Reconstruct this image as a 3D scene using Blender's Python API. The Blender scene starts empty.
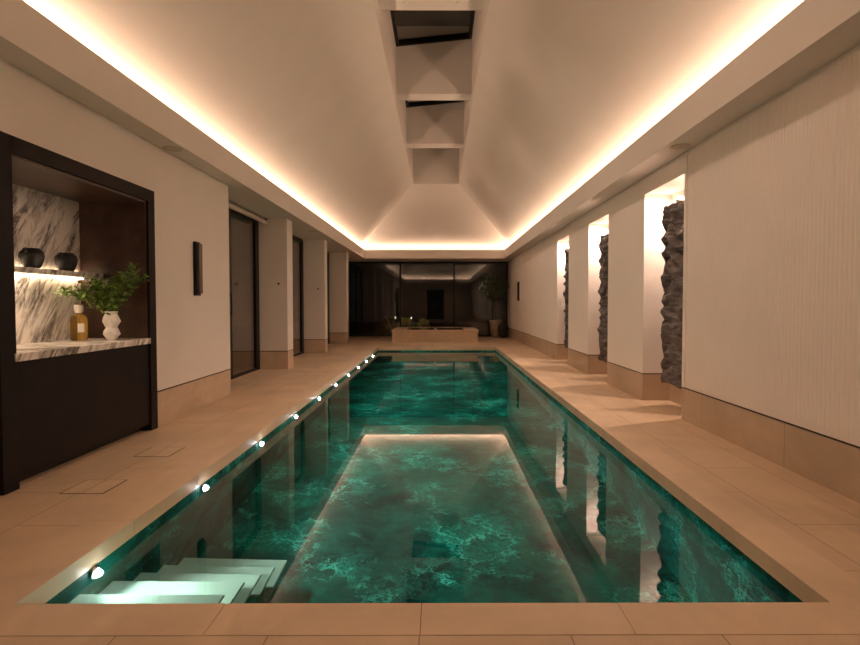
import bpy, bmesh, math, random
from mathutils import Vector, Matrix, noise
S = 1.2                      # metres per drawing unit (camera height)
C = bpy.context.scene.collection
PI = math.pi
random.seed(7)

# ------------------------------------------------------------------ helpers
class MB:
    def __init__(s): s.bm = bmesh.new()
    def box(s, x0, x1, y0, y1, z0, z1):
        x0, x1 = sorted((x0, x1)); y0, y1 = sorted((y0, y1)); z0, z1 = sorted((z0, z1))
        v = [s.bm.verts.new((x*S, y*S, z*S)) for x in (x0, x1) for y in (y0, y1) for z in (z0, z1)]
        for f in ((0,1,3,2),(4,6,7,5),(0,4,5,1),(2,3,7,6),(0,2,6,4),(1,5,7,3)):
            s.bm.faces.new([v[i] for i in f])
        return s
    def poly(s, pts):
        s.bm.faces.new([s.bm.verts.new((p[0]*S, p[1]*S, p[2]*S)) for p in pts]); return s
    def prism(s, pts, z0, z1):
        n = len(pts)
        a = [s.bm.verts.new((p[0]*S, p[1]*S, z0*S)) for p in pts]
        b = [s.bm.verts.new((p[0]*S, p[1]*S, z1*S)) for p in pts]
        s.bm.faces.new(a[::-1]); s.bm.faces.new(b)
        for i in range(n): s.bm.faces.new((a[i], a[(i+1)%n], b[(i+1)%n], b[i]))
        return s
    def lathe(s, prof, c=(0,0,0), n=32, axis='z', twist=None):
        """prof: (r, h) pairs; closed on the axis"""
        rings = []
        for k, (r, h) in enumerate(prof):
            ring = []
            for i in range(n):
                t = 2*PI*i/n + (twist(k) if twist else 0)
                a, b = r*math.cos(t), r*math.sin(t)
                p = {'z': (a, b, h), 'x': (h, a, b), 'y': (a, h, b)}[axis]
                ring.append(s.bm.verts.new(((c[0]+p[0])*S, (c[1]+p[1])*S, (c[2]+p[2])*S)))
            rings.append(ring)
        for j in range(len(rings)-1):
            for i in range(n):
                s.bm.faces.new((rings[j][i], rings[j][(i+1)%n], rings[j+1][(i+1)%n], rings[j+1][i]))
        if prof[0][0] > 1e-6: s.bm.faces.new(rings[0][::-1])
        if prof[-1][0] > 1e-6: s.bm.faces.new(rings[-1])
        return s
    def tube(s, pts, r0, r1=None, n=6):
        r1 = r0 if r1 is None else r1
        pts = [Vector(p) for p in pts]; prev = None
        for k, p in enumerate(pts):
            d = (pts[min(k+1, len(pts)-1)] - pts[max(k-1, 0)]).normalized()
            up = Vector((0,0,1)) if abs(d.z) < .9 else Vector((1,0,0))
            a = d.cross(up).normalized(); b = d.cross(a)
            r = r0 + (r1-r0)*k/max(1, len(pts)-1)
            ring = [s.bm.verts.new((p + a*r*math.cos(2*PI*i/n) + b*r*math.sin(2*PI*i/n))*S) for i in range(n)]
            if prev:
                for i in range(n): s.bm.faces.new((prev[i], prev[(i+1)%n], ring[(i+1)%n], ring[i]))
            else: s.bm.faces.new(ring[::-1])
            prev = ring
        s.bm.faces.new(prev); return s
    def leaf(s, p, d, up, L, W):
        p = Vector(p); d = Vector(d).normalized(); side = d.cross(Vector(up)).normalized()
        nrm = side.cross(d)
        q = [p, p+d*L*.35+side*W*.5+nrm*W*.12, p+d*L*.75+side*W*.38+nrm*W*.1, p+d*L, p+d*L*.75-side*W*.38+nrm*W*.1, p+d*L*.35-side*W*.5+nrm*W*.12]
        m = p+d*L*.5
        v = [s.bm.verts.new(x*S) for x in q]; c = s.bm.verts.new(m*S)
        for i in range(6): s.bm.faces.new((c, v[i], v[(i+1)%6]))
        return s
    def build(s, name, mat, parent=None, bevel=0, smooth=False, recalc=True, merge=False):
        if merge: bmesh.ops.remove_doubles(s.bm, verts=s.bm.verts, dist=1e-5)
        if recalc: bmesh.ops.recalc_face_normals(s.bm, faces=s.bm.faces)
        me = bpy.data.meshes.new(name); s.bm.to_mesh(me); s.bm.free()
        o = bpy.data.objects.new(name, me); C.objects.link(o)
        me.materials.append(mat)
        if smooth:
            for p in me.polygons: p.use_smooth = True
        if parent is not None:
            o.parent = parent; o.matrix_parent_inverse = Matrix.Translation(-parent.location)
        if bevel:
            m = o.modifiers.new('bevel', 'BEVEL'); m.width = bevel; m.segments = 2; m.limit_method = 'ANGLE'
        return o
def tag(o, label, cat, group=None, kind=None):
    o['label'] = label; o['category'] = cat
    if group: o['group'] = group
    if kind: o['kind'] = kind
    return o
def struct(o, label=None):
    o['kind'] = 'structure'
    if label: o['label'] = label
    return o
def empty(name, x, y, z):
    o = bpy.data.objects.new(name, None); C.objects.link(o); o.location = (x*S, y*S, z*S)
    o.empty_display_size = .1
    return o

# ------------------------------------------------------------------ materials
def newmat(name):
    m = bpy.data.materials.new(name); m.use_nodes = True
    nt = m.node_tree; b = nt.nodes['Principled BSDF']
    return m, nt, b
def N(nt, t, **kw):
    n = nt.nodes.new(t)
    for k, v in kw.items(): setattr(n, k, v)
    return n
def L(nt, a, b): nt.links.new(a, b)
def math_(nt, op, a, b=None, c=None, clamp=False):
    n = N(nt, 'ShaderNodeMath', operation=op); n.use_clamp = clamp
    for i, v in enumerate((a, b, c)):
        if v is None: continue
        if isinstance(v, (int, float)): n.inputs[i].default_value = v
        else: L(nt, v, n.inputs[i])
    return n.outputs[0]
def pos(nt, scale=(1,1,1), rot=(0,0,0), loc=(0,0,0)):
    g = N(nt, 'ShaderNodeNewGeometry'); m = N(nt, 'ShaderNodeMapping')
    L(nt, g.outputs['Position'], m.inputs['Vector'])
    m.inputs['Scale'].default_value = scale; m.inputs['Rotation'].default_value = rot; m.inputs['Location'].default_value = loc
    return m.outputs[0]
def noise_(nt, vec, scale, detail=4, rough=.5, dist=0):
    n = N(nt, 'ShaderNodeTexNoise'); L(nt, vec, n.inputs['Vector'])
    n.inputs['Scale'].default_value = scale; n.inputs['Detail'].default_value = detail
    n.inputs['Roughness'].default_value = rough; n.inputs['Distortion'].default_value = dist
    return n.outputs['Fac']
def ramp(nt, fac, stops):
    r = N(nt, 'ShaderNodeValToRGB'); L(nt, fac, r.inputs[0]); e = r.color_ramp.elements
    while len(e) < len(stops): e.new(.5)
    for i, (p, c) in enumerate(stops): e[i].position = p; e[i].color = (*c, 1)
    return r.outputs[0]
def mixc(nt, fac, a, b, mode='MIX'):
    m = N(nt, 'ShaderNodeMix', data_type='RGBA', blend_type=mode)
    for i, v in ((0, fac), (6, a), (7, b)):
        if isinstance(v, (int, float)): m.inputs[i].default_value = v
        elif isinstance(v, tuple): m.inputs[i].default_value = (*v, 1)
        else: L(nt, v, m.inputs[i])
    return m.outputs[2]
def bump(nt, b, h, strength=.3, dist=.01):
    n = N(nt, 'ShaderNodeBump'); L(nt, h, n.inputs['Height'])
    n.inputs['Strength'].default_value = strength; n.inputs['Distance'].default_value = dist
    L(nt, n.outputs[0], b.inputs['Normal'])
def plain(name, col, rough=.5, metal=0, var=.08, vscale=6, bumpd=.002):
    m, nt, b = newmat(name)
    f = noise_(nt, pos(nt), vscale, 5)
    c0 = tuple(max(0, c*(1-var)) for c in col); c1 = tuple(min(1, c*(1+var)) for c in col)
    L(nt, ramp(nt, f, [(.3, c0), (.7, c1)]), b.inputs['Base Color'])
    b.inputs['Roughness'].default_value = rough; b.inputs['Metallic'].default_value = metal
    if bumpd: bump(nt, b, noise_(nt, pos(nt), vscale*12, 3), .2, bumpd)
    return m
def emis(name, col, st):
    m, nt, b = newmat(name)
    b.inputs['Base Color'].default_value = (*col, 1)
    b.inputs['Emission Color'].default_value = (*col, 1); b.inputs['Emission Strength'].default_value = st
    return m
def stone(name, joints=None, base=(.68,.50,.335)):
    """limestone; joints = (u_period, v_period, offset, u0, v0, swap)"""
    m, nt, b = newmat(name)
    v = pos(nt, (1/S,)*3)
    big = noise_(nt, v, 1.3, 6, .6, .6); fine = noise_(nt, v, 16, 5, .65, .3)
    cl = noise_(nt, pos(nt, (2.2, .6, 2)), 1.4, 4, .5, 1.5)
    lo = tuple(c*.84 for c in base); hi = tuple(min(1, c*1.12) for c in base)
    col = ramp(nt, big, [(.32, lo), (.66, hi)])
    col = mixc(nt, math_(nt, 'MULTIPLY', fine, .28), col, tuple(c*.72 for c in base))
    col = mixc(nt, math_(nt, 'MULTIPLY', math_(nt, 'SUBTRACT', cl, .5, clamp=True), 1.3), col, tuple(min(1, c*1.3) for c in base))
    if joints:
        up, vp, off, u0, v0, swap = joints
        sx = N(nt, 'ShaderNodeSeparateXYZ'); L(nt, v, sx.inputs[0]); cb = N(nt, 'ShaderNodeCombineXYZ')
        L(nt, math_(nt, 'SUBTRACT', sx.outputs[1 if swap else 0], u0), cb.inputs[0])
        L(nt, math_(nt, 'SUBTRACT', sx.outputs[0 if swap else 1], v0), cb.inputs[1])
        t = N(nt, 'ShaderNodeTexBrick', offset=off, offset_frequency=2, squash=1)
        L(nt, cb.outputs[0], t.inputs['Vector'])
        t.inputs['Scale'].default_value = 1; t.inputs['Brick Width'].default_value = up; t.inputs['Row Height'].default_value = vp
        t.inputs['Mortar Size'].default_value = .0022; t.inputs['Mortar Smooth'].default_value = .1
        t.inputs['Color1'].default_value = (.94,.94,.94,1); t.inputs['Color2'].default_value = (1.04,1.03,1.02,1); t.inputs['Mortar'].default_value = (.45,.42,.4,1)
        col = mixc(nt, 1.0, col, t.outputs['Color'], 'MULTIPLY')
    L(nt, col, b.inputs['Base Color']); b.inputs['Roughness'].default_value = .42
    bump(nt, b, fine, .12, .004)
    return m
def schlick(nt, R0):
    g = N(nt, 'ShaderNodeNewGeometry'); d = N(nt, 'ShaderNodeVectorMath', operation='DOT_PRODUCT')
    L(nt, g.outputs['Incoming'], d.inputs[0]); L(nt, g.outputs['Normal'], d.inputs[1])
    c = math_(nt, 'ABSOLUTE', d.outputs['Value'])
    p = math_(nt, 'POWER', math_(nt, 'SUBTRACT', 1, c, clamp=True), 5)
    return math_(nt, 'MULTIPLY_ADD', p, 1-R0, R0, clamp=True)
def pane(name, R0, tint, rough=0, ripple=0):
    m = bpy.data.materials.new(name); m.use_nodes = True; nt = m.node_tree; nt.nodes.clear()
    out = N(nt, 'ShaderNodeOutputMaterial'); mx = N(nt, 'ShaderNodeMixShader')
    g = N(nt, 'ShaderNodeBsdfGlossy'); t = N(nt, 'ShaderNodeBsdfTransparent')
    g.inputs['Roughness'].default_value = rough; g.inputs['Color'].default_value = (1,1,1,1); t.inputs['Color'].default_value = (*tint, 1)
    L(nt, schlick(nt, R0), mx.inputs[0]); L(nt, t.outputs[0], mx.inputs[1]); L(nt, g.outputs[0], mx.inputs[2]); L(nt, mx.outputs[0], out.inputs[0])
    if ripple:
        bp = N(nt, 'ShaderNodeBump'); bp.inputs['Strength'].default_value = ripple; bp.inputs['Distance'].default_value = .002
        L(nt, noise_(nt, pos(nt), 2.2, 3, .5), bp.inputs['Height']); L(nt, bp.outputs[0], g.inputs['Normal'])
    return m
def real_water(name, tint):
    m = bpy.data.materials.new(name); m.use_nodes = True; nt = m.node_tree; nt.nodes.clear()
    out = N(nt, 'ShaderNodeOutputMaterial'); mx = N(nt, 'ShaderNodeMixShader'); fr = N(nt, 'ShaderNodeFresnel'); fr.inputs['IOR'].default_value = 1.24
    g = N(nt, 'ShaderNodeBsdfGlossy'); t = N(nt, 'ShaderNodeBsdfRefraction'); g.inputs['Roughness'].default_value = 0; g.inputs['Color'].default_value = (1,1,1,1)
    t.inputs['Roughness'].default_value = 0; t.inputs['IOR'].default_value = 1.33; t.inputs['Color'].default_value = (*tint, 1)
    bp = N(nt, 'ShaderNodeBump'); bp.inputs['Strength'].default_value = .045; bp.inputs['Distance'].default_value = .002
    L(nt, noise_(nt, pos(nt), 2.2, 3, .5), bp.inputs['Height'])
    for n in (g, t): L(nt, bp.outputs[0], n.inputs['Normal'])
    L(nt, fr.outputs[0], mx.inputs[0]); L(nt, t.outputs[0], mx.inputs[1]); L(nt, g.outputs[0], mx.inputs[2]); L(nt, mx.outputs[0], out.inputs[0])
    return m
def green_marble():
    m, nt, b = newmat('green_marble')
    v = pos(nt, (1/S,)*3)
    w = N(nt, 'ShaderNodeTexNoise'); L(nt, v, w.inputs['Vector']); w.inputs['Scale'].default_value = 1.9; w.inputs['Detail'].default_value = 12; w.inputs['Roughness'].default_value = .70
    ad = N(nt, 'ShaderNodeVectorMath', operation='MULTIPLY_ADD'); L(nt, w.outputs['Color'], ad.inputs[0]); ad.inputs[1].default_value = (.85,.85,.85); L(nt, v, ad.inputs[2])
    vv = ad.outputs[0]
    patch = noise_(nt, vv, 2.6, 10, .72, .1)
    col = ramp(nt, patch, [(.38, (.0001,.018,.018)), (.48, (.0001,.068,.054)), (.60, (.0002,.13,.10)), (.72, (.001,.30,.23))])
    def crack(sc, k, pw):
        n = N(nt, 'ShaderNodeTexVoronoi', feature='DISTANCE_TO_EDGE'); L(nt, vv, n.inputs['Vector']); n.inputs['Scale'].default_value = sc
        return math_(nt, 'POWER', math_(nt, 'SUBTRACT', 1, math_(nt, 'MULTIPLY', n.outputs['Distance'], k), clamp=True), pw)
    def vein(sc, k, pw, det, rg):
        n = noise_(nt, vv, sc, det, rg, .3)
        a = math_(nt, 'ABSOLUTE', math_(nt, 'SUBTRACT', n, .5))
        return math_(nt, 'POWER', math_(nt, 'SUBTRACT', 1, math_(nt, 'MULTIPLY', a, k), clamp=True), pw)
    mask = ramp(nt, noise_(nt, v, 1.7, 5, .6), [(.47, (.04,)*3), (.61, (1,)*3)])
    v1 = math_(nt, 'MULTIPLY', crack(3.4, 28, 1.6), mask)
    v2 = math_(nt, 'MULTIPLY', vein(5.5, 32, 1.8, 9, .7), mask)
    v3 = math_(nt, 'MULTIPLY', crack(9.5, 8, 2.2), mask)
    col = mixc(nt, math_(nt, 'MULTIPLY', v3, .45, clamp=True), col, (.01,.45,.37))
    col = mixc(nt, math_(nt, 'MULTIPLY', v2, .65, clamp=True), col, (.02,.70,.56))
    col = mixc(nt, math_(nt, 'MULTIPLY', v1, .95, clamp=True), col, (.16,.95,.80))
    L(nt, col, b.inputs['Base Color']); b.inputs['Roughness'].default_value = .6
    b.inputs['Specular IOR Level'].default_value = .15
    return m
def white_marble():
    m, nt, b = newmat('white_marble')
    # veins lean up towards +Y : rotate so the vein direction becomes one axis, then squeeze it
    v = pos(nt, (1,1,1), (math.radians(33),0,0))
    mp = N(nt, 'ShaderNodeMapping'); L(nt, v, mp.inputs[0]); mp.inputs['Scale'].default_value = (1.2, 4.2, 1.0)
    vv = mp.outputs[0]
    def vein(sc, k, pw, d, off):
        n = noise_(nt, vv, sc, 8, .62, d)
        a = math_(nt, 'ABSOLUTE', math_(nt, 'SUBTRACT', n, off))
        return math_(nt, 'POWER', math_(nt, 'SUBTRACT', 1, math_(nt, 'MULTIPLY', a, k), clamp=True), pw)
    cloud = noise_(nt, vv, 1.4, 4, .5)
    col = ramp(nt, cloud, [(.35, (.72,.66,.6)), (.65, (.84,.8,.75))])
    mk = ramp(nt, noise_(nt, vv, 1.7, 3, .5), [(.44, (.0,)*3), (.56, (1,)*3)])
    col = mixc(nt, math_(nt, 'MULTIPLY', vein(1.5, 22, 1.4, .5, .5), .5), col, (.13,.10,.09))
    col = mixc(nt, math_(nt, 'MULTIPLY', math_(nt, 'MULTIPLY', vein(2.2, 10, 1.1, .9, .48), mk), .9, clamp=True), col, (.05,.035,.03))
    L(nt, col, b.inputs['Base Color']); b.inputs['Roughness'].default_value = .22
    return m
def rock():
    m, nt, b = newmat('carved_rock')
    v = pos(nt, (1, 1, 5))
    n = noise_(nt, v, 5, 8, .65, .8)
    L(nt, ramp(nt, n, [(.3, (.035,.028,.026)), (.5, (.12,.10,.095)), (.72, (.32,.27,.25))]), b.inputs['Base Color'])
    b.inputs['Roughness'].default_value = .7
    bump(nt, b, n, .45, .012)
    return m
def leafmat(name, a, c):
    m, nt, b = newmat(name)
    n = noise_(nt, pos(nt), 22, 3)
    L(nt, ramp(nt, n, [(.35, a), (.65, c)]), b.inputs['Base Color']); b.inputs['Roughness'].default_value = .45
    return m

M = dict(
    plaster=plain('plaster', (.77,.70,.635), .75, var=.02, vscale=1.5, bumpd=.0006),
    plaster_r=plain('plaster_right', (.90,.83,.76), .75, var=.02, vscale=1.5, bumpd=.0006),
    ribbed=plain('ribbed_plaster', (.90,.82,.75), .7, var=.02, vscale=1.5, bumpd=0),
    deck=stone('limestone_deck', (.9, .352, .5, .3, -3.316, True)),
    front=stone('limestone_front', (.457, .9, .0, -.973, 1.69-.9, False)),
    coping=stone('limestone_coping', None, (.71,.525,.355)),
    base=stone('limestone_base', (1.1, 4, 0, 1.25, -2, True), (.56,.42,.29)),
    grout=plain('grout', (.10,.075,.055), .9),
    gap=plain('shadow_gap', (.03,.022,.018), .9),
    dark=plain('dark_stained_wood', (.009,.005,.004), .6, var=.25, vscale=5),
    frame=plain('black_metal', (.010,.009,.008), .42, var=.1),
    bronze=plain('bronze_metal', (.10,.075,.06), .38, .7),
    leather=plain('brown_leather', (.060,.033,.024), .30, var=.55, vscale=5, bumpd=.004),
    jar=plain('black_clay', (.018,.017,.017), .55, var=.5, vscale=14, bumpd=.004),
    white=plain('white_ceramic', (.80,.74,.70), .5, var=.03),
    cap=plain('ivory_cap', (.80,.74,.66), .6, var=.04),
    step=plain('white_step_stone', (.47,.47,.40), .5, var=.05, vscale=5),
    steel=plain('chrome', (.8,.8,.8), .15, 1, var=.03),
    pot=plain('beige_pot', (.45,.36,.25), .7, var=.15),
    bark=plain('bark', (.08,.055,.04), .8, var=.3, vscale=30),
    blind=plain('blind_fabric', (.62,.53,.44), .8, var=.05),
    gfloor=plain('dark_paving', (.03,.028,.025), .8, var=.3, vscale=3),
    leaf=leafmat('green_leaf', (.05,.13,.018), (.24,.36,.06)),
    leaf2=leafmat('olive_leaf', (.03,.055,.02), (.09,.12,.05)),
    gold=leafmat('yellow_leaf', (.25,.2,.02), (.5,.42,.08)),
    gm=green_marble(), wm=white_marble(), rock=rock(),
    glass=pane('window_glass', .042, (.90,.90,.88)),
    doorglass=pane('door_glass', .17, (.90,.90,.88)),
    water=real_water('pool_water', (.66,1,.94)),
    spawater=pane('spa_water', .022, (.5,.6,.6)),
    led=emis('cool_white_lens', (.90,.95,1), 60),
    strip=emis('warm_led', (1,.72,.45), 14),
    spot=emis('warm_lens', (1,.85,.6), 1.5),
)
def amber():
    m, nt, b = newmat('amber_liquid')
    L(nt, ramp(nt, noise_(nt, pos(nt), 5), [(.3, (1,.66,.16)), (.7, (1,.72,.22))]), b.inputs['Base Color'])
    b.inputs['Transmission Weight'].default_value = .93; b.inputs['Roughness'].default_value = .05; b.inputs['IOR'].default_value = 1.3
    return m
M['amber'] = amber()
M['dark'].node_tree.nodes['Principled BSDF'].inputs['Specular IOR Level'].default_value = .18
M['frame'].node_tree.nodes['Principled BSDF'].inputs['Specular IOR Level'].default_value = .2
M['leather'].node_tree.nodes['Principled BSDF'].inputs['Specular IOR Level'].default_value = .35

# ------------------------------------------------------------------ key dimensions (units of S)
XL, XR = -2.32, 2.11           # side walls
XD = -2.75                     # plane of the garden doors
DR, DG = -2.0, 17.55           # rear wall, glass wall
ZS, ZLIP, ZROOF = 2.30, 2.55, 2.62
LL, LR, LF, LB = -2.125, 1.866, 16.32, -.8    # cove lip planes
PX0, PX1, PY0, PY1 = -1.41, 1.31, 1.873, 13.15 # pool
ZW = -.10
BH = .27
NICHES = [(4.93, 5.88), (7.12, 8.06), (9.29, 10.20)]
PIERS = [(8.74, 9.06), (11.60, 11.87), (14.33, 14.63)]
BAR = (2.95, 4.585)
XN = 2.39

# ------------------------------------------------------------------ floor
CW = .205
fx0, fx1 = PX0-CW, PX1+CW
fy0, fy1 = 1.69, PY1+CW
m = MB()
m.box(-2.95, fx0, fy0, DG+.05, -.12, 0); m.box(fx1, 2.5, fy0, DG+.05, -.12, 0); m.box(fx0, fx1, fy1, DG+.05, -.12, 0)
struct(m.build('floor', M['deck']), 'pale limestone deck slabs around the pool')
struct(MB().box(-2.95, 2.5, DR, fy0, -.12, 0).build('floor', M['front']), 'limestone slabs in front of the pool')

# ------------------------------------------------------------------ left wall
m = MB()
def wallseg(m, x0, x1, y0, y1, z1=2.66): m.box(x0, x1, y0, y1, BH+.012, z1)
wallseg(m, XL, -2.95, DR, BAR[0])
m.box(XL, -2.95, BAR[0], BAR[1], 1.897, 2.66)
wallseg(m, XL, -2.95, BAR[1], 6.33)
m.box(-2.86, -2.95, BAR[0], BAR[1], 0, 1.897)
m.box(XL, -2.40, 6.33, DG, ZS+.05, 2.66)
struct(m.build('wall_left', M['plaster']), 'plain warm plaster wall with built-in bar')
for (a, b) in PIERS:
    m = MB(); wallseg(m, XL, XD-.06, a, b, ZS+.02)
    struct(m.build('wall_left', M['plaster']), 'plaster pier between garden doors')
m = MB(); g = MB()
for (a, b, xb) in [(DR, BAR[0], -2.9), (BAR[1], 6.33, -2.9)] + [(a, b, XD-.06) for a, b in PIERS]:
    m.box(XL, xb, a, b, 0, BH); g.box(XL-.01, xb+.01, a+.01, b-.01, BH, BH+.012)
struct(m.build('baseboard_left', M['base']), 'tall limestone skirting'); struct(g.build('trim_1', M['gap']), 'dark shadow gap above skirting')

# ------------------------------------------------------------------ right wall
m = MB(); b_ = MB(); g = MB()
m.box(XR, 2.55, -2.0, 4.93, ZS-.02, 2.66)
segs = [(5.88, 7.12), (8.06, 9.29), (10.20, 13.07), (16.75, DG)]
for a, b in segs:
    wallseg(m, XR, 2.55, a, b); b_.box(XR, 2.5, a, b, 0, BH); g.box(XR+.008, 2.5, a+.01, b-.01, BH, BH+.012)
m.box(XR+.04, 2.55, DR, 4.91, BH+.012, ZS-.02)
m.box(XR, XR+.05, 4.88, 4.93, BH+.012, ZS); m.box(XR+.05, 2.55, 4.90, 4.93, BH+.012, ZS)
b_.box(XR, 2.5, DR, 4.93, 0, BH); g.box(XR+.01, 2.5, DR+.01, 4.92, BH, BH+.012)
for a, b in NICHES:
    m.box(XN, 2.55, a, b, BH+.012, 2.66); m.box(XR, XN, a, b, 2.12, 2.66)
    b_.box(XN, 2.5, a, b, 0, BH); g.box(XN+.01, 2.5, a, b, BH, BH+.012)
m.box(XR, 2.55, 13.07, 16.75, 2.055, 2.66); m.box(XR+.02, 2.55, 13.07, 16.75, BH+.012, 2.055)
b_.box(XR+.004, 2.5, 13.07, 16.75, 0, BH); g.box(XR+.02, 2.5, 13.07, 16.75, BH, BH+.012)
struct(m.build('wall_right', M['plaster_r']), 'plaster wall with three tall niches')
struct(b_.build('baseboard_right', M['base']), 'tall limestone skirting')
struct(g.build('trim_2', M['gap']), 'dark shadow gap above skirting')
# fluted plaster lining in front of the near stretch
bm_ = MB(); bm = bm_.bm
pitch = .036; y = DR+.05; ys = []
while y < 4.85:
    for k in range(6):
        t = k/6; ys.append((y+pitch*t, .0045*abs(math.sin(PI*t))))
    y += pitch
lo = []; hi = []
for yy, d in ys:
    lo.append(bm.verts.new(((XR+.006-d)*S, yy*S, (BH+.04)*S))); hi.append(bm.verts.new(((XR+.006-d)*S, yy*S, (ZS-.02)*S)))
for i in range(len(lo)-1): bm.faces.new((lo[i], lo[i+1], hi[i+1], hi[i]))
bm_.box(XR+.006, XR+.04, DR+.04, 4.88, BH+.012, ZS-.02)
struct(bm_.build('wall_right', M['ribbed'], recalc=False), 'vertically fluted plaster lining nearest the camera')

# rear wall with dark doorway
m = MB(); x0, x1, zt = -.78, .34, 1.92
m.box(-2.95, x0, DR-.15, DR, 0, 2.66); m.box(x1, 2.5, DR-.15, DR, 0, 2.66); m.box(x0, x1, DR-.15, DR, zt, 2.66)
struct(m.build('wall_back', M['plaster']), 'plaster wall behind the camera')
m = MB(); m.box(x0, x0+.05, DR-.13, DR+.02, 0, zt); m.box(x1-.05, x1, DR-.13, DR+.02, 0, zt); m.box(x0+.05, x1-.05, DR-.13, DR+.02, zt-.05, zt)
m.box(x0+.05, x1-.05, DR-.12, DR-.08, 0, zt-.05)
struct(m.build('door_5', M['dark']), 'dark door in the wall behind the camera')

# ------------------------------------------------------------------ soffits, cove lips, roof
t = .02
m = MB()
m.box(XD-.2, LL, DR, DG, ZS, ZS+.06); m.box(LR, XR+.01, DR, DG, ZS, ZS+.06)
m.box(LL, LR, LF, DG, ZS, ZS+.06); m.box(LL, LR, DR, LB, ZS, ZS+.06)
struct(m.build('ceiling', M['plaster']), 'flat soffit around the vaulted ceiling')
m = MB()
m.box(LL-t, LL, LB-t, LF+t, ZS+.06, ZLIP); m.box(LR, LR+t, LB-t, LF+t, ZS+.06, ZLIP)
m.box(LL, LR, LF, LF+t, ZS+.06, ZLIP); m.box(LL, LR, LB-t, LB, ZS+.06, ZLIP)
struct(m.build('trim_3', M['plaster']), 'upstand lip hiding the cove light')
RX0, RX1, RY0, RY1, ZR = -.672, .512, .67, 14.83, 4.10
EY0, EY1 = -.98, 16.50
m = MB()
m.poly([(XL,EY0,ZROOF),(XL,EY1,ZROOF),(RX0,RY1,ZR),(RX0,RY0,ZR)])
m.poly([(XR,EY0,ZROOF),(XR,EY1,ZROOF),(RX1,RY1,ZR),(RX1,RY0,ZR)])
m.poly([(XL,EY1,ZROOF),(XR,EY1,ZROOF),(RX1,RY1,ZR),(RX0,RY1,ZR)])
m.poly([(XL,EY0,ZROOF),(XR,EY0,ZROOF),(RX1,RY0,ZR),(RX0,RY0,ZR)])
m.box(XL, XR, EY1, EY1+.05, ZS+.05, ZROOF+.01); m.box(XL, XR, EY0-.05, EY0, ZS+.05, ZROOF+.01)
struct(m.build('ceiling', M['plaster']), 'hipped vaulted plaster ceiling')
# skylight shaft and cross beams
ZT0, ZT1 = 5.06, 5.18
BEAMS = [(3.42, 3.72), (6.21, 6.52), (9.07, 9.36), (11.85, 12.19)]
m = MB()
m.poly([(RX0,RY0,ZR),(RX0,RY1,ZR),(RX0,RY1,5.4),(RX0,RY0,5.4)]); m.poly([(RX1,RY0,ZR),(RX1,RY1,ZR),(RX1,RY1,5.4),(RX1,RY0,5.4)])
m.poly([(RX0,RY1,ZR),(RX1,RY1,ZR),(RX1,RY1,5.4),(RX0,RY1,5.4)]); m.poly([(RX0,RY0,ZR),(RX1,RY0,ZR),(RX1,RY0,5.4),(RX0,RY0,5.4)])
for a, b in BEAMS: m.box(RX0, RX1, a, b, 4.30, 5.35)
struct(m.build('trim_4', M['plaster']), 'skylight shaft with cross beams')
ed = [RY0] + [v for ab in BEAMS for v in ab] + [RY1]
for i in range(5):
    a, b = ed[2*i], ed[2*i+1]
    w = empty('window_%d' % (i+2), (RX0+RX1)/2, (a+b)/2, ZT0)
    struct(w, 'dark roof skylight pane between beams')
    f = MB(); sl = (ZT1-ZT0)/(RX1-RX0)
    def zz(x): return ZT0 + (x-RX0)*sl
    def slab(f, xa, xb, ya, yb, d0, d1):
        pts = [(xa,ya),(xb,ya),(xb,yb),(xa,yb)]
        lo = [f.bm.verts.new((p[0]*S, p[1]*S, (zz(p[0])+d0)*S)) for p in pts]; hi = [f.bm.verts.new((p[0]*S, p[1]*S, (zz(p[0])+d1)*S)) for p in pts]
        f.bm.faces.new(lo[::-1]); f.bm.faces.new(hi)
        for k in range(4): f.bm.faces.new((lo[k], lo[(k+1)%4], hi[(k+1)%4], hi[k]))
    q = .045
    slab(f, RX0, RX0+q, a, b, -.03, .06); slab(f, RX1-q, RX1, a, b, -.03, .06); slab(f, RX0+q, RX1-q, a, a+q, -.03, .06); slab(f, RX0+q, RX1-q, b-q, b, -.03, .06)
    f.build('window_frame', M['frame'], w)
    f = MB(); slab(f, RX0+q, RX1-q, a+q, b-q, .01, .03); f.build('glass_pane', M['glass'], w)

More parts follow.
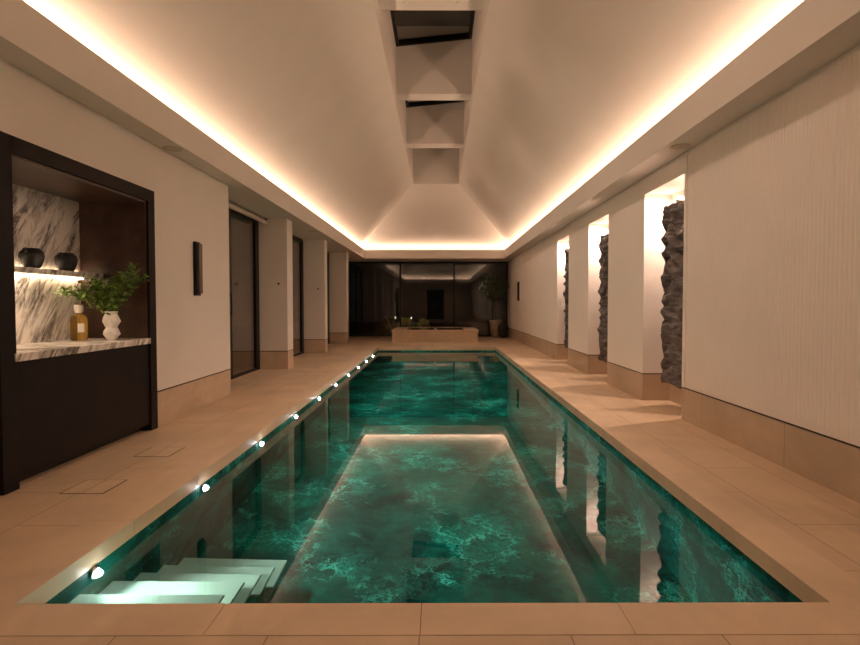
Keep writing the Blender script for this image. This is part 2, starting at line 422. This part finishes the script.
# ------------------------------------------------------------------ garden doors on the left
ops = [(6.33, 8.74), (9.06, 11.60), (11.87, 14.33), (14.63, DG)]
for i, (a, b) in enumerate(ops):
    w = struct(empty('door_%d' % (i+1), XD-.03, (a+b)/2, 0), 'black framed sliding garden door')
    zt = 2.27; q = .05; mid = (a+b)/2
    f = MB(); f.box(XD-.06, XD, a, a+q, 0, zt); f.box(XD-.06, XD, b-.15, b, 0, zt); f.box(XD-.06, XD, a+q, b-q, zt-q, zt+.03); f.box(XD-.06, XD, a+q, b-q, 0, .035)
    f.box(XD-.055, XD-.003, mid-.055, mid+.055, .035, zt-q)
    f.build('door_frame', M['frame'], w)
    for c0, c1 in ((a+q, mid-.055), (mid+.055, b-.15)):
        MB().box(XD-.04, XD-.022, c0, c1, .035, zt-q).build('glass_pane', M['doorglass'], w)
    hz = MB().tube([(XD+.02, mid-.02, .85), (XD+.02, mid-.02, 1.15)], .008, n=8)
    hz.box(XD-.003, XD+.02, mid-.026, mid-.014, .87, .89).box(XD-.003, XD+.02, mid-.026, mid-.014, 1.11, 1.13)
    hz.build('door_handle', M['frame'], w)
    if i == 0:   # roller blind under the soffit
        r = empty('roller_blind', XD+.11, mid, 2.24)
        tag(r, 'pale rolled up blind above the first garden door', 'roller blind')
        MB().lathe([(0, a+.03), (.034, a+.03), (.034, b-.02), (0, b-.02)], (XD+.11, 0, 2.245), 20, 'y').build('blind_roll', M['blind'], r)
        for c in (a+.012, b-.01): MB().box(XD+.09, XD+.13, c-.009, c+.009, 2.235, 2.299).build('bracket', M['frame'], r)
for k, (a, b) in enumerate(PIERS[:2]):
    o = MB().lathe([(0, -.012), (.014, -.012), (.018, 0), (0, 0)], (-2.455, a, 1.31), 20, 'y').build('wall_socket', M['bronze'])
    tag(o, 'small round dark wall control on the ' + ('first' if k == 0 else 'second') + ' white pier', 'wall control', 'round controls on the piers')

# ------------------------------------------------------------------ far glass wall
w = struct(empty('window_1', -.3, DG, 0), 'black framed full height glazing across the end')
f = MB(); q = .04; f.box(XD-.1, XR, DG, DG+.06, ZS-.045, ZS); f.box(XD-.1, XR, DG, DG+.06, 0, .03)
mull = [-2.81, -1.189, .463, XR-.02]
for x in mull: f.box(x-.022, x+.022, DG, DG+.06, .03, ZS-.045)
f.build('window_frame', M['frame'], w)
for k in range(3):
    MB().box(mull[k]+.022, mull[k+1]-.022, DG+.02, DG+.04, .03, ZS-.045).build('glass_pane', M['glass'], w)

# ------------------------------------------------------------------ garden beyond
struct(MB().box(-14, 14, DG+.06, 32, -.1, -.02).build('ground', M['gfloor']), 'dark terrace beyond the glass')
struct(MB().box(-14, -2.95, -3, DG+.06, -.1, -.02).build('ground', M['gfloor']), 'dark terrace beside the garden doors')
def shrub(x, y, r, h, mat, label, grp, n=160):
    e = empty('garden_shrub', x, y, -.02); tag(e, label, 'shrub', grp)
    a = MB()
    for k in range(6):
        th = k*1.05; a.tube([(x, y, -.02), (x+math.cos(th)*r*.3, y+math.sin(th)*r*.3, h*.5), (x+math.cos(th)*r*.6, y+math.sin(th)*r*.6, h*.8)], .012, .004, 5)
    a.build('stem', M['bark'], e)
    l = MB()
    for k in range(n):
        d = Vector((random.gauss(0,1), random.gauss(0,1), random.gauss(0,1))).normalized()
        p = Vector((x, y, h*.55)) + Vector((d.x*r, d.y*r, d.z*h*.42))*random.uniform(.5, 1)
        l.leaf(p, d+Vector((0,0,.3)), Vector((random.uniform(-1,1), random.uniform(-1,1), 1.2)), .09, .05)
    l.build('foliage', mat, e, recalc=False)
shrub(-1.16, 19.3, .22, .52, M['gold'], 'small yellow lit shrub left of centre in the dark garden', 'lit garden shrubs')
shrub(-.52, 19.3, .2, .48, M['gold'], 'small yellow lit shrub nearer the middle of the dark garden', 'lit garden shrubs')
shrub(-1.75, 20.5, .4, .6, M['leaf2'], 'low dark shrub at the left of the garden', 'lit garden shrubs', 260)
for x, y, lab in ((-.93, 19.1, 'small garden light between the two yellow shrubs'), (-1.5, 19.6, 'small garden light left of the yellow shrubs')):
    e = empty('garden_light', x, y, -.02); tag(e, lab, 'garden light', 'spike lights in the garden')
    MB().tube([(x, y, -.02), (x, y, .5)], .012, n=8).build('spike', M['frame'], e)
    MB().lathe([(0, .5), (.018, .5), (.02, .56), (0, .57)], (x, y, 0), 12).build('lamp_head', M['spot'], e)

# ------------------------------------------------------------------ pool
pool = empty('swimming_pool', 0, (PY0+PY1)/2, 0)
tag(pool, 'long rectangular indoor pool of veined green marble filled with still water', 'swimming pool')
ZF = -1.08
m = MB(); k = .1
m.box(PX0-k, PX0, PY0-k, PY1+k, ZF, -.071); m.box(PX1, PX1+k, PY0-k, PY1+k, ZF, -.071)
m.box(PX0, PX1, PY0-k, PY0, ZF, -.071); m.box(PX0, PX1, PY1, PY1+k, ZF, -.071)
m.build('basin_wall', M['gm'], pool)
MB().box(PX0-k, PX1+k, PY0-k, PY1+k, ZF-.1, ZF).build('basin_floor', M['gm'], pool)
MB().poly([(PX0+.001,PY0+.001,ZW),(PX1-.001,PY0+.001,ZW),(PX1-.001,PY1-.001,ZW),(PX0+.001,PY1-.001,ZW)]).build('water', M['water'], pool, recalc=False)
# mitred coping slabs
m = MB(); e = .0012
zc = .0015
def cuts(a, b, step, first): 
    o = [a]; v = first
    while v < b-.15: o.append(v); v += step
    return o+[b]
for near in (True, False):
    yo, yi = (fy0, PY0) if near else (fy1, PY1)
    xs = cuts(PX0, PX1, .654, -.712)
    for i in range(len(xs)-1):
        xa, xb = xs[i], xs[i+1]
        oa = fx0+e*2 if i == 0 else xa+e; ob = fx1-e*2 if i == len(xs)-2 else xb-e
        m.prism([(oa, yo), (ob, yo), (xb-(e if i < len(xs)-2 else 0), yi), (xa+(e if i else 0), yi)], -.071, zc)
for left in (True, False):
    xo, xi = (fx0, PX0) if left else (fx1, PX1)
    ys_ = cuts(PY0, PY1, .69, 2.61)
    for i in range(len(ys_)-1):
        ya, yb = ys_[i], ys_[i+1]
        oa = fy0+e*2 if i == 0 else ya+e; ob = fy1-e*2 if i == len(ys_)-2 else yb-e
        m.prism([(xo, oa), (xo, ob), (xi, yb-(e if i < len(ys_)-2 else 0)), (xi, ya+(e if i else 0))], -.071, zc)
m.build('coping', M['coping'], pool)
m = MB(); m.box(fx0, PX0-.002, fy0, fy1, -.12, -.004); m.box(PX1+.002, fx1, fy0, fy1, -.12, -.004)
m.box(PX0-.002, PX1+.002, fy0, PY0-.002, -.12, -.004); m.box(PX0-.002, PX1+.002, PY1+.002, fy1, -.12, -.004)
m.build('coping_bed', M['grout'], pool)
# steps
tops = [-.184, -.332, -.514, -.682, -.854]; far = [2.20, 2.43, 2.66, 2.88, 3.11]; XS = -.84
prev = PY0
for i in range(5):
    MB().box(PX0+.002, XS, prev+.002 if i == 0 else prev-.03, far[i], tops[i]-.02, tops[i]).build('step_tread', M['step'], pool, bevel=.004)
    MB().box(PX0+.002, XS-.05, prev+.002 if i == 0 else prev-.03, far[i]-.035, ZF, tops[i]-.021).build('step_riser', M['gm'], pool)
    prev = far[i]
# underwater lights
LY = [2.30+1.078*k for k in range(10)]
for y in LY:
    lt = MB().lathe([(.035, -.0), (.035, .010), (.027, .012), (.027, .006)], (PX0, y, -.108), 20, 'x').build('underwater_light', M['steel'], pool)
    ln = MB().lathe([(.026, .006), (.026, .014), (.019, .026), (0, .030)], (PX0, y, -.108), 20, 'x').build('lens', M['led'])
    ln.parent = lt; ln.matrix_parent_inverse = Matrix.Identity(4)

# ------------------------------------------------------------------ spa
spa = empty('raised_spa', -.1, 16, 0); tag(spa, 'low raised limestone spa at the far end of the pool before the glass', 'spa')
X0, X1, Y0, Y1, ZH = -1.25, 1.04, 15.0, 17.0, .316
x0, x1, y0, y1 = -.9, .68, 15.09, 16.86
m = MB()
for a in ((X0+.015, x0, Y0+.015, Y1-.015), (x1, X1-.015, Y0+.015, Y1-.015), (x0, x1, Y0+.015, y0), (x0, x1, y1, Y1-.015)): m.box(*a, 0, .255)
m.build('spa_wall', M['coping'], spa)
m = MB()
for a in ((X0, -.105, Y0, y0), (-.1, X1, Y0, y0), (X0, x0, y0, y1), (x1, X1, y0, y1), (X0, X1, y1, Y1)): m.box(*a, .257, ZH)
m.build('spa_rim', M['coping'], spa, bevel=.004)
MB().box(x0, x1, y0, y1, .01, .05).build('spa_floor', M['frame'], spa)
MB().poly([(x0,y0,.308),(x1,y0,.308),(x1,y1,.308),(x0,y1,.308)]).build('water', M['spawater'], spa)
o = MB().lathe([(0, .316), (.042, .316), (.042, .335), (.034, .355), (.018, .368), (0, .37)], (-.1, 15.045, 0), 24).build('chrome_spout', M['steel'], smooth=True)
tag(o, 'small domed chrome spout on the front rim of the raised spa', 'spout')

# ------------------------------------------------------------------ potted tree & jar
def tree(x, y, ph, pr):
    e = empty('potted_tree', x, y, 0); tag(e, 'dark leafed tree in a tall beige pot in the far right corner', 'potted tree')
    MB().lathe([(0,0),(pr*.62,0),(pr*.8,ph*.4),(pr,ph*.95),(pr,ph),(pr*.88,ph),(pr*.86,ph*.9),(0,ph*.9)], (x,y,0), 32).build('pot', M['pot'], e, smooth=True)
    t = MB(); t.tube([(x,y,ph*.88),(x-.02,y,.8),(x+.01,y-.01,1.15),(x-.02,y,1.5)], .018, .01, 8)
    tips = []
    for k in range(16):
        th = k*2.4; z0 = 1.05+.035*k; r = random.uniform(.2, .42)
        tip = Vector((x-.06+math.cos(th)*r, y-.16+math.sin(th)*min(r,.30)*.8, z0+random.uniform(.12,.4)))
        t.tube([(x,y,z0), (Vector((x,y,z0))+tip)/2+Vector((0,0,-.02)), tip], .008, .003, 5); tips.append((Vector((x,y,z0)), tip))
    t.build('trunk', M['bark'], e)
    l = MB()
    for a, b in tips:
        for k in range(42):
            q = a.lerp(b, random.uniform(.4, 1.08)) + Vector([random.gauss(0,.07) for _ in range(3)])
            if q.y > 17.42: q.y = 17.42
            l.leaf(q, (random.uniform(-1,1), random.uniform(-1,1)*.6, random.uniform(-.8,.6)), (random.uniform(-.5,.5), -1, .6), .075, .03)
    l.build('foliage', M['leaf2'], e, recalc=False)
tree(1.70, 17.14, .52, .19)
o = MB().lathe([(0,0),(.07,0),(.12,.1),(.155,.24),(.14,.36),(.085,.42),(.08,.46),(.065,.46),(.065,.4),(0,.38)], (1.90, 16.84, 0), 32).build('floor_jar', M['jar'], smooth=True)
tag(o, 'dark rounded floor jar in front of the beige tree pot', 'jar')

# ------------------------------------------------------------------ sconces
def sconce(x, sx, y0, label):
    e = empty('wall_sconce', x, y0+.05, 1.08); tag(e, label, 'wall light', 'dark wall sconces')
    MB().box(x, x+sx*.03, y0, y0+.1, 1.08, 1.59).build('backplate', M['frame'], e, bevel=.003)
    MB().box(x+sx*.03, x+sx*.055, y0+.012, y0+.088, 1.10, 1.575).build('shade', M['bronze'], e, bevel=.006)
sconce(XL, 1, 5.40, 'slim dark upright sconce on the left wall between bar and doors')
sconce(XR+.02, -1, 15.1, 'slim dark upright sconce at the far end of the right wall')

# ------------------------------------------------------------------ soffit downlights
for x, y, lab in ((-2.23, 4.82, 'round soffit fitting above the left wall before the first door'), (-2.24, 10.2, 'round soffit fitting above the left piers further back'),
                  (1.99, 4.73, 'round soffit fitting above the nearest right niche')):
    e = empty('ceiling_speaker', x, y, ZS); tag(e, lab, 'ceiling fitting', 'round fittings in the soffit')
    MB().lathe([(.075, ZS-.008), (.08, ZS), (.05, ZS), (.052, ZS-.006)], (x, y, 0), 32).build('trim_ring', M['blind'], e)
    MB().lathe([(0, ZS-.003), (.05, ZS-.003), (.05, ZS), (0, ZS)], (x, y, 0), 32).build('grille', M['bronze'], e)

# ------------------------------------------------------------------ floor hatches
for y0, lab in ((2.98, 'square stone floor hatch beside the bar nearest the camera'), (3.71, 'square stone floor hatch beside the bar further from the camera')):
    e = empty('floor_hatch', -1.886, y0+.115, 0); tag(e, lab, 'floor hatch', 'hatches beside the bar')
    a, b = -2.003, -1.77
    MB().box(a, b, y0, y0+.24, 0, .0012).build('surround', M['grout'], e)
    for c0, c1 in ((a+.007, (a+b)/2-.002), ((a+b)/2+.002, b-.007)):
        MB().box(c0, c1, y0+.005, y0+.235, .0012, .0018).build('lid', M['coping'], e)

# ------------------------------------------------------------------ niche sculptures
def sculpture(idx, y0, y1, label):
    x0, x1, z0, z1 = 2.20, 2.335, .235, 1.935
    cy, cx = (y0+y1)/2, (x0+x1)/2
    e = empty('rock_sculpture', cx, cy, z0); tag(e, label, 'sculpture', 'rock sculptures in the niches')
    m = MB(); bm = m.bm
    NZ, per = 150, []
    ny, nx = 26, 6
    for k in range(ny): per.append((x0, y0+(y1-y0)*k/ny, -1, 0))
    for k in range(nx): per.append((x0+(x1-x0)*k/nx, y1, 0, 1))
    for k in range(ny): per.append((x1, y1-(y1-y0)*k/ny, 1, 0))
    for k in range(nx): per.append((x1-(x1-x0)*k/nx, y0, 0, -1))
    rings = []
    for j in range(NZ+1):
        z = z0+(z1-z0)*j/NZ; ring = []
        for (x, y, dx, dy) in per:
            ph = idx*7.3
            wv = z*5.2 + .9*noise.noise(Vector((x*4+ph, y*3.2, z*2.1)))*1.6
            saw = wv % 1.0; ledge = 1-abs(2*saw-1)**1.2
            n1 = noise.noise(Vector((x*4+ph, y*3.5, z*15)))
            n2 = noise.noise(Vector((x*12+ph, y*10, z*42)))
            amp = .055 if dx else .085
            d = amp*(ledge-.6) + .030*n1 + .009*n2
            if dx > 0: d = max(d, -.02)*.3
            dd = d if dx <= 0 else min(d, .03)
            zz_ = z + .02*n1 + (.03*noise.noise(Vector((y*8+ph, x*8, 3.1+idx))) if j in (0, NZ) else 0)
            ring.append(bm.verts.new(((x+dx*dd)*S, (y+dy*dd)*S, zz_*S)))
        rings.append(ring)
    P = len(per)
    for j in range(NZ):
        for i in range(P): bm.faces.new((rings[j][i], rings[j][(i+1)%P], rings[j+1][(i+1)%P], rings[j+1][i]))
    bm.faces.new(rings[0][::-1]); bm.faces.new(rings[-1])
    m.build('carved_slab', M['rock'], e)
    for z in (.6, 1.6): MB().box(2.31, XN, cy-.04, cy+.04, z, z+.05).build('wall_bracket', M['frame'], e)
for i, ((a, b), lab) in enumerate(zip(NICHES, ('craggy dark rock relief hung in the nearest lit niche', 'craggy dark rock relief hung in the middle lit niche', 'craggy dark rock relief hung in the farthest lit niche'))):
    sculpture(i, a+.17, a+.68, lab)

# ------------------------------------------------------------------ bar
bar = empty('built_in_bar', -2.5, (BAR[0]+BAR[1])/2, 0)
tag(bar, 'dark stained built-in bar cabinet with marble back set in the left wall', 'bar cabinet')
XF, XB = -2.27, -2.80; a, b = BAR
m = MB(); m.box(XF, XB-.05, a, a+.115, 0, 1.897); m.box(XF, XB-.05, b-.1, b, 0, 1.897); m.box(XF, XB-.05, a+.1, b-.1, 1.805, 1.897)
m.build('surround_frame', M['dark'], bar, bevel=.003)
MB().box(XB-.05, XB, a+.1, b-.1, .733, 1.805).build('marble_back', M['wm'], bar)
m = MB(); m.box(XF-.02, XB, b-.115, b-.1, .733, 1.805); m.box(XF-.02, XB, a+.115, a+.122, .733, 1.805)
m.box(XF-.02, XB, a+.115, b-.115, 1.79, 1.805); m.build('leather_lining', M['leather'], bar)
MB().box(XF+.005, XB, a+.1, b-.1, .689, .733).build('countertop', M['wm'], bar, bevel=.003)
MB().box(XF-.015, XF-.05, a+.1, b-.1, .05, .689).build('front_panel', M['dark'], bar)
MB().box(XF-.09, XF-.11, a+.1, b-.1, 0, .05).build('plinth', M['frame'], bar)
sh = MB().box(-2.62, XB, a+.115, b-.115, 1.199, 1.235).build('shelf', M['wm'], bar)
MB().box(-2.770, -2.795, a+.13, b-.13, 1.190, 1.1985).build('under_shelf_light', M['strip'], bar)
MB().box(-2.785, -2.797, a+.13, b-.13, 1.2355, 1.242).build('shelf_back_light', M['strip'], bar)

def jar(x, y, z, label):
    e = empty('clay_jar', x, y, z); tag(e, label, 'jar', 'black jars on the bar shelf')
    r, h = .073, .133
    prof = [(0,0),(.6,0),(.78,.18),(.95,.45),(1,.62),(.93,.8),(.76,.9),(.66,.93),(.68,1),(.6,1),(.58,.9),(.7,.8),(0,.75)]
    MB().lathe([(p*r, q*h) for p, q in prof], (x,y,z), 36).build('body', M['jar'], e, smooth=True)
    for s in (-1, 1):
        pts = [(x+.0, y+s*r*(.80+.14*math.sin(t)), z+h*(.97-.20*t/PI)) for t in [PI*i/8 for i in range(9)]]
        MB().tube([(p[0]+.02*math.sin(PI*i/8), p[1], p[2]) for i, p in enumerate(pts)], .008, n=7).build('handle', M['jar'], e, smooth=True)
jar(-2.70, 3.80, 1.235, 'squat black clay jar on the bar shelf, nearer the camera')
jar(-2.70, 4.15, 1.235, 'squat black clay jar on the bar shelf, nearer the dark end panel')

# amber bottle
bx, by, bz = -2.655, 4.21, .733
e = empty('diffuser_bottle', bx, by, bz); tag(e, 'glass bottle of amber liquid with ivory cap on the marble counter', 'bottle')
MB().lathe([(0,0),(.050,0),(.056,.006),(.056,.15),(.05,.175),(.032,.19),(.022,.195),(.022,.205),(0,.205)], (bx,by,bz), 36).build('glass_body', M['amber'], e, smooth=True)
MB().lathe([(0,.2),(.024,.2),(.024,.21),(.031,.212),(.031,.258),(.028,.262),(0,.262)], (bx,by,bz), 28).build('cap', M['cap'], e)
lb = MB(); bm = lb.bm; rows = []
for k in range(9):
    th = -1.15+.75*k/8; rows.append([bm.verts.new(((bx+.0572*math.cos(th))*S, (by+.0572*math.sin(th))*S, (bz+z)*S)) for z in (.06, .125)])
for k in range(8): bm.faces.new((rows[k][0], rows[k+1][0], rows[k+1][1], rows[k][1]))
lb.build('paper_label', M['cap'], e)

# faceted vase
vx, vy, vz = -2.445, 4.26, .733
e = None
prof = [(.030,0),(.060,.055),(.037,.10),(.064,.15),(.042,.195),(.047,.213)]
m = MB(); bm = m.bm; rings = []
for k, (r, h) in enumerate(prof):
    rings.append([bm.verts.new(((vx+r*math.cos(2*PI*(i+.5*(k%2))/7))*S, (vy+r*math.sin(2*PI*(i+.5*(k%2))/7))*S, (vz+h+(.012*(1 if i%2 else -1) if 0 < k < 4 else 0))*S)) for i in range(7)])
for k in range(len(rings)-1):
    for i in range(7):
        A, B = rings[k], rings[k+1]; j = (i+1) % 7
        if k % 2 == 0: bm.faces.new((A[i], A[j], B[i])); bm.faces.new((A[j], B[j], B[i]))
        else: bm.faces.new((A[i], A[j], B[j])); bm.faces.new((A[i], B[j], B[i]))
inner = [bm.verts.new((v.co + (Vector((vx*S, vy*S, v.co.z))-v.co)*.18)) for v in rings[-1]]
low = [bm.verts.new((v.co - Vector((0,0,.12)))) for v in inner]
for i in range(7):
    j = (i+1) % 7; bm.faces.new((rings[-1][i], rings[-1][j], inner[j], inner[i])); bm.faces.new((inner[i], inner[j], low[j], low[i]))
bm.faces.new(rings[0][::-1]); bm.faces.new(low)
o = m.build('faceted_vase', M['white']); tag(o, 'white faceted ceramic vase holding green branches on the bar counter', 'vase')

e = empty('leafy_branches', vx, vy, vz+.15); tag(e, 'spray of small green leaved branches standing in the white faceted vase', 'foliage')
st = MB(); lf = MB(); random.seed(11)
for k in range(26):
    # branches fan out towards the open front and the marble back
    tx = -.30+.50*(k % 13)/12+random.uniform(-.03,.03); ty = random.uniform(-.16, .13)
    tz = random.uniform(.10, .24)+.10*max(0, tx/.2)
    if k == 0: tx, ty, tz = .12, .12, .36
    if k == 1: tx, ty, tz = -.26, -.06, .28
    if k == 2: tx, ty, tz = .19, .10, .26
    p0 = Vector((vx, vy, vz+.10)); p1 = p0+Vector((0, 0, .13)); p3 = p0+Vector((tx, ty, tz+.10)); p2 = p0+Vector((tx*.45, ty*.45, tz*.75+.13))
    pts = [((1-t)**3)*p0+3*((1-t)**2)*t*p1+3*(1-t)*t*t*p2+t**3*p3 for t in [i/8 for i in range(9)]]
    st.tube(pts, .0035, .0015, 5)
    for i in range(3, 9):
        for s in range(7):
            q = pts[i]+Vector([random.gauss(0, .019) for _ in range(3)])
            lf.leaf(q, (random.uniform(-1,1), random.uniform(-1,1), random.uniform(-.3,.9)), (random.uniform(-.6,.9), random.uniform(-.9,.3), 1), random.uniform(.030,.048), .026)
st.build('stem', M['bark'], e); lf.build('foliage', M['leaf'], e, recalc=False)

# ------------------------------------------------------------------ lights
WARM = (1, .70, .50)
def area(name, loc, d, sx, sy, en, col=WARM, spread=180):
    l = bpy.data.lights.new(name, 'AREA'); l.shape = 'RECTANGLE'; l.size = sx*S; l.size_y = sy*S; l.energy = en; l.color = col; l.spread = math.radians(spread)
    o = bpy.data.objects.new(name, l); C.objects.link(o); o.location = Vector(loc)*S
    o.rotation_euler = Vector(d).to_track_quat('-Z', 'Y').to_euler(); return o
COVE = 7.0   # watts per drawing unit
LY0, LY1 = LB-.1, LF+.1
yc, ln = (LY0+LY1)/2, LY1-LY0
def strip(name, cx, cy, lx, ly, z=2.50, k=1.0):
    l = bpy.data.lights.new(name, 'AREA'); l.shape = 'RECTANGLE'; l.size = lx*S; l.size_y = ly*S; l.energy = k*COVE*max(lx, ly); l.color = WARM
    o = bpy.data.objects.new(name, l); C.objects.link(o); o.location = (cx*S, cy*S, z*S); o.rotation_euler = (PI, 0, 0)
strip('cove_led_left', LL-.14, yc, .04, ln); strip('cove_led_right', LR+.14, yc, .04, ln)
strip('cove_led_far', (LL+LR)/2, LF+.11, LR-LL+.2, .04, k=.72); strip('cove_led_rear', (LL+LR)/2, LB-.09, LR-LL, .04)
for a, b in NICHES:
    for q in (.10, .77):
        l = bpy.data.lights.new('niche_spot', 'SPOT'); l.energy = 95; l.color = (1, .72, .58); l.spot_size = math.radians(165); l.spot_blend = 1; l.shadow_soft_size = .004
        o = bpy.data.objects.new('niche_spot', l); C.objects.link(o); o.location = (2.33*S, (a+q)*S, 2.10*S)
        o.rotation_euler = Vector((-.3, 0, -1)).to_track_quat('-Z', 'Y').to_euler()
for a, b in BEAMS:  # added fill spots under the beams to brighten walls and deck, ringed like fittings
    for x in (RX0+.3, RX1-.3):
        e = empty('beam_fill_light', x, (a+b)/2, 4.3); tag(e, 'tiny added fill light with ring on the underside of a skylight cross beam', 'fill light', 'added fill lights under the skylight beams')
        MB().lathe([(.022, 4.294), (.026, 4.3), (.02, 4.3), (.018, 4.296)], (x, (a+b)/2, 0), 20).build('trim_ring', M['plaster'], e)
        l = bpy.data.lights.new('beam_fill_spot', 'SPOT'); l.energy = 145 if x < 0 else 16; l.color = (1, .71, .53); l.spot_size = math.radians(106); l.spot_blend = 1; l.shadow_soft_size = 0
        o = bpy.data.objects.new('beam_fill_spot', l); C.objects.link(o); o.location = (x*S, (a+b)/2*S, 4.285*S)
        o.rotation_euler = Vector((.36 if x < 0 else -.12, 0, -1)).to_track_quat('-Z', 'Y').to_euler()
for y in LY:
    l = bpy.data.lights.new('pool_spot', 'SPOT'); l.energy = 40; l.color = (.93, 1, .95); l.spot_size = math.radians(140); l.spot_blend = .7; l.shadow_soft_size = .03
    o = bpy.data.objects.new('pool_spot', l); C.objects.link(o); o.location = ((PX0+.045)*S, y*S, -.14*S)
    o.rotation_euler = Vector((1, 0, -.15)).to_track_quat('-Z', 'Y').to_euler()
by0, by1 = BAR[0]+.13, BAR[1]-.13
area('shelf_led', (-2.765, (by0+by1)/2, 1.186), (-.15, 0, -1), .02, by1-by0, 5.0, (1, .74, .50))
area('shelf_top_led', (-2.785, (by0+by1)/2, 1.246), (.1, 0, 1), .012, by1-by0, 1.3, (1, .74, .50))
l = bpy.data.lights.new('garden_spot', 'POINT'); l.energy = 1.2; l.color = (1, .85, .5); l.shadow_soft_size = .03
o = bpy.data.objects.new('garden_spot', l); C.objects.link(o); o.location = (-.85*S, 18.95*S, .35*S)

w = bpy.data.worlds.new('night'); bpy.context.scene.world = w; w.use_nodes = True
w.node_tree.nodes['Background'].inputs[0].default_value = (.0012, .0012, .001, 1)

# ------------------------------------------------------------------ camera
f = 570
cd = bpy.data.cameras.new('camera'); cam = bpy.data.objects.new('camera', cd); C.objects.link(cam)
cd.sensor_width = 36; cd.lens = f*36/860; cd.clip_start = .05
cam.location = (0, 0, S)
pitch_ = math.atan(18.5/f)
cam.rotation_euler = (PI/2-pitch_, 0, math.radians(-.2))
cd.shift_x = -11/860
sc = bpy.context.scene; sc.camera = cam
sc.view_settings.view_transform = 'Standard'; sc.view_settings.look = 'None'; sc.view_settings.gamma = 1
sc.view_settings.exposure = .07; sc.view_settings.use_curve_mapping = False
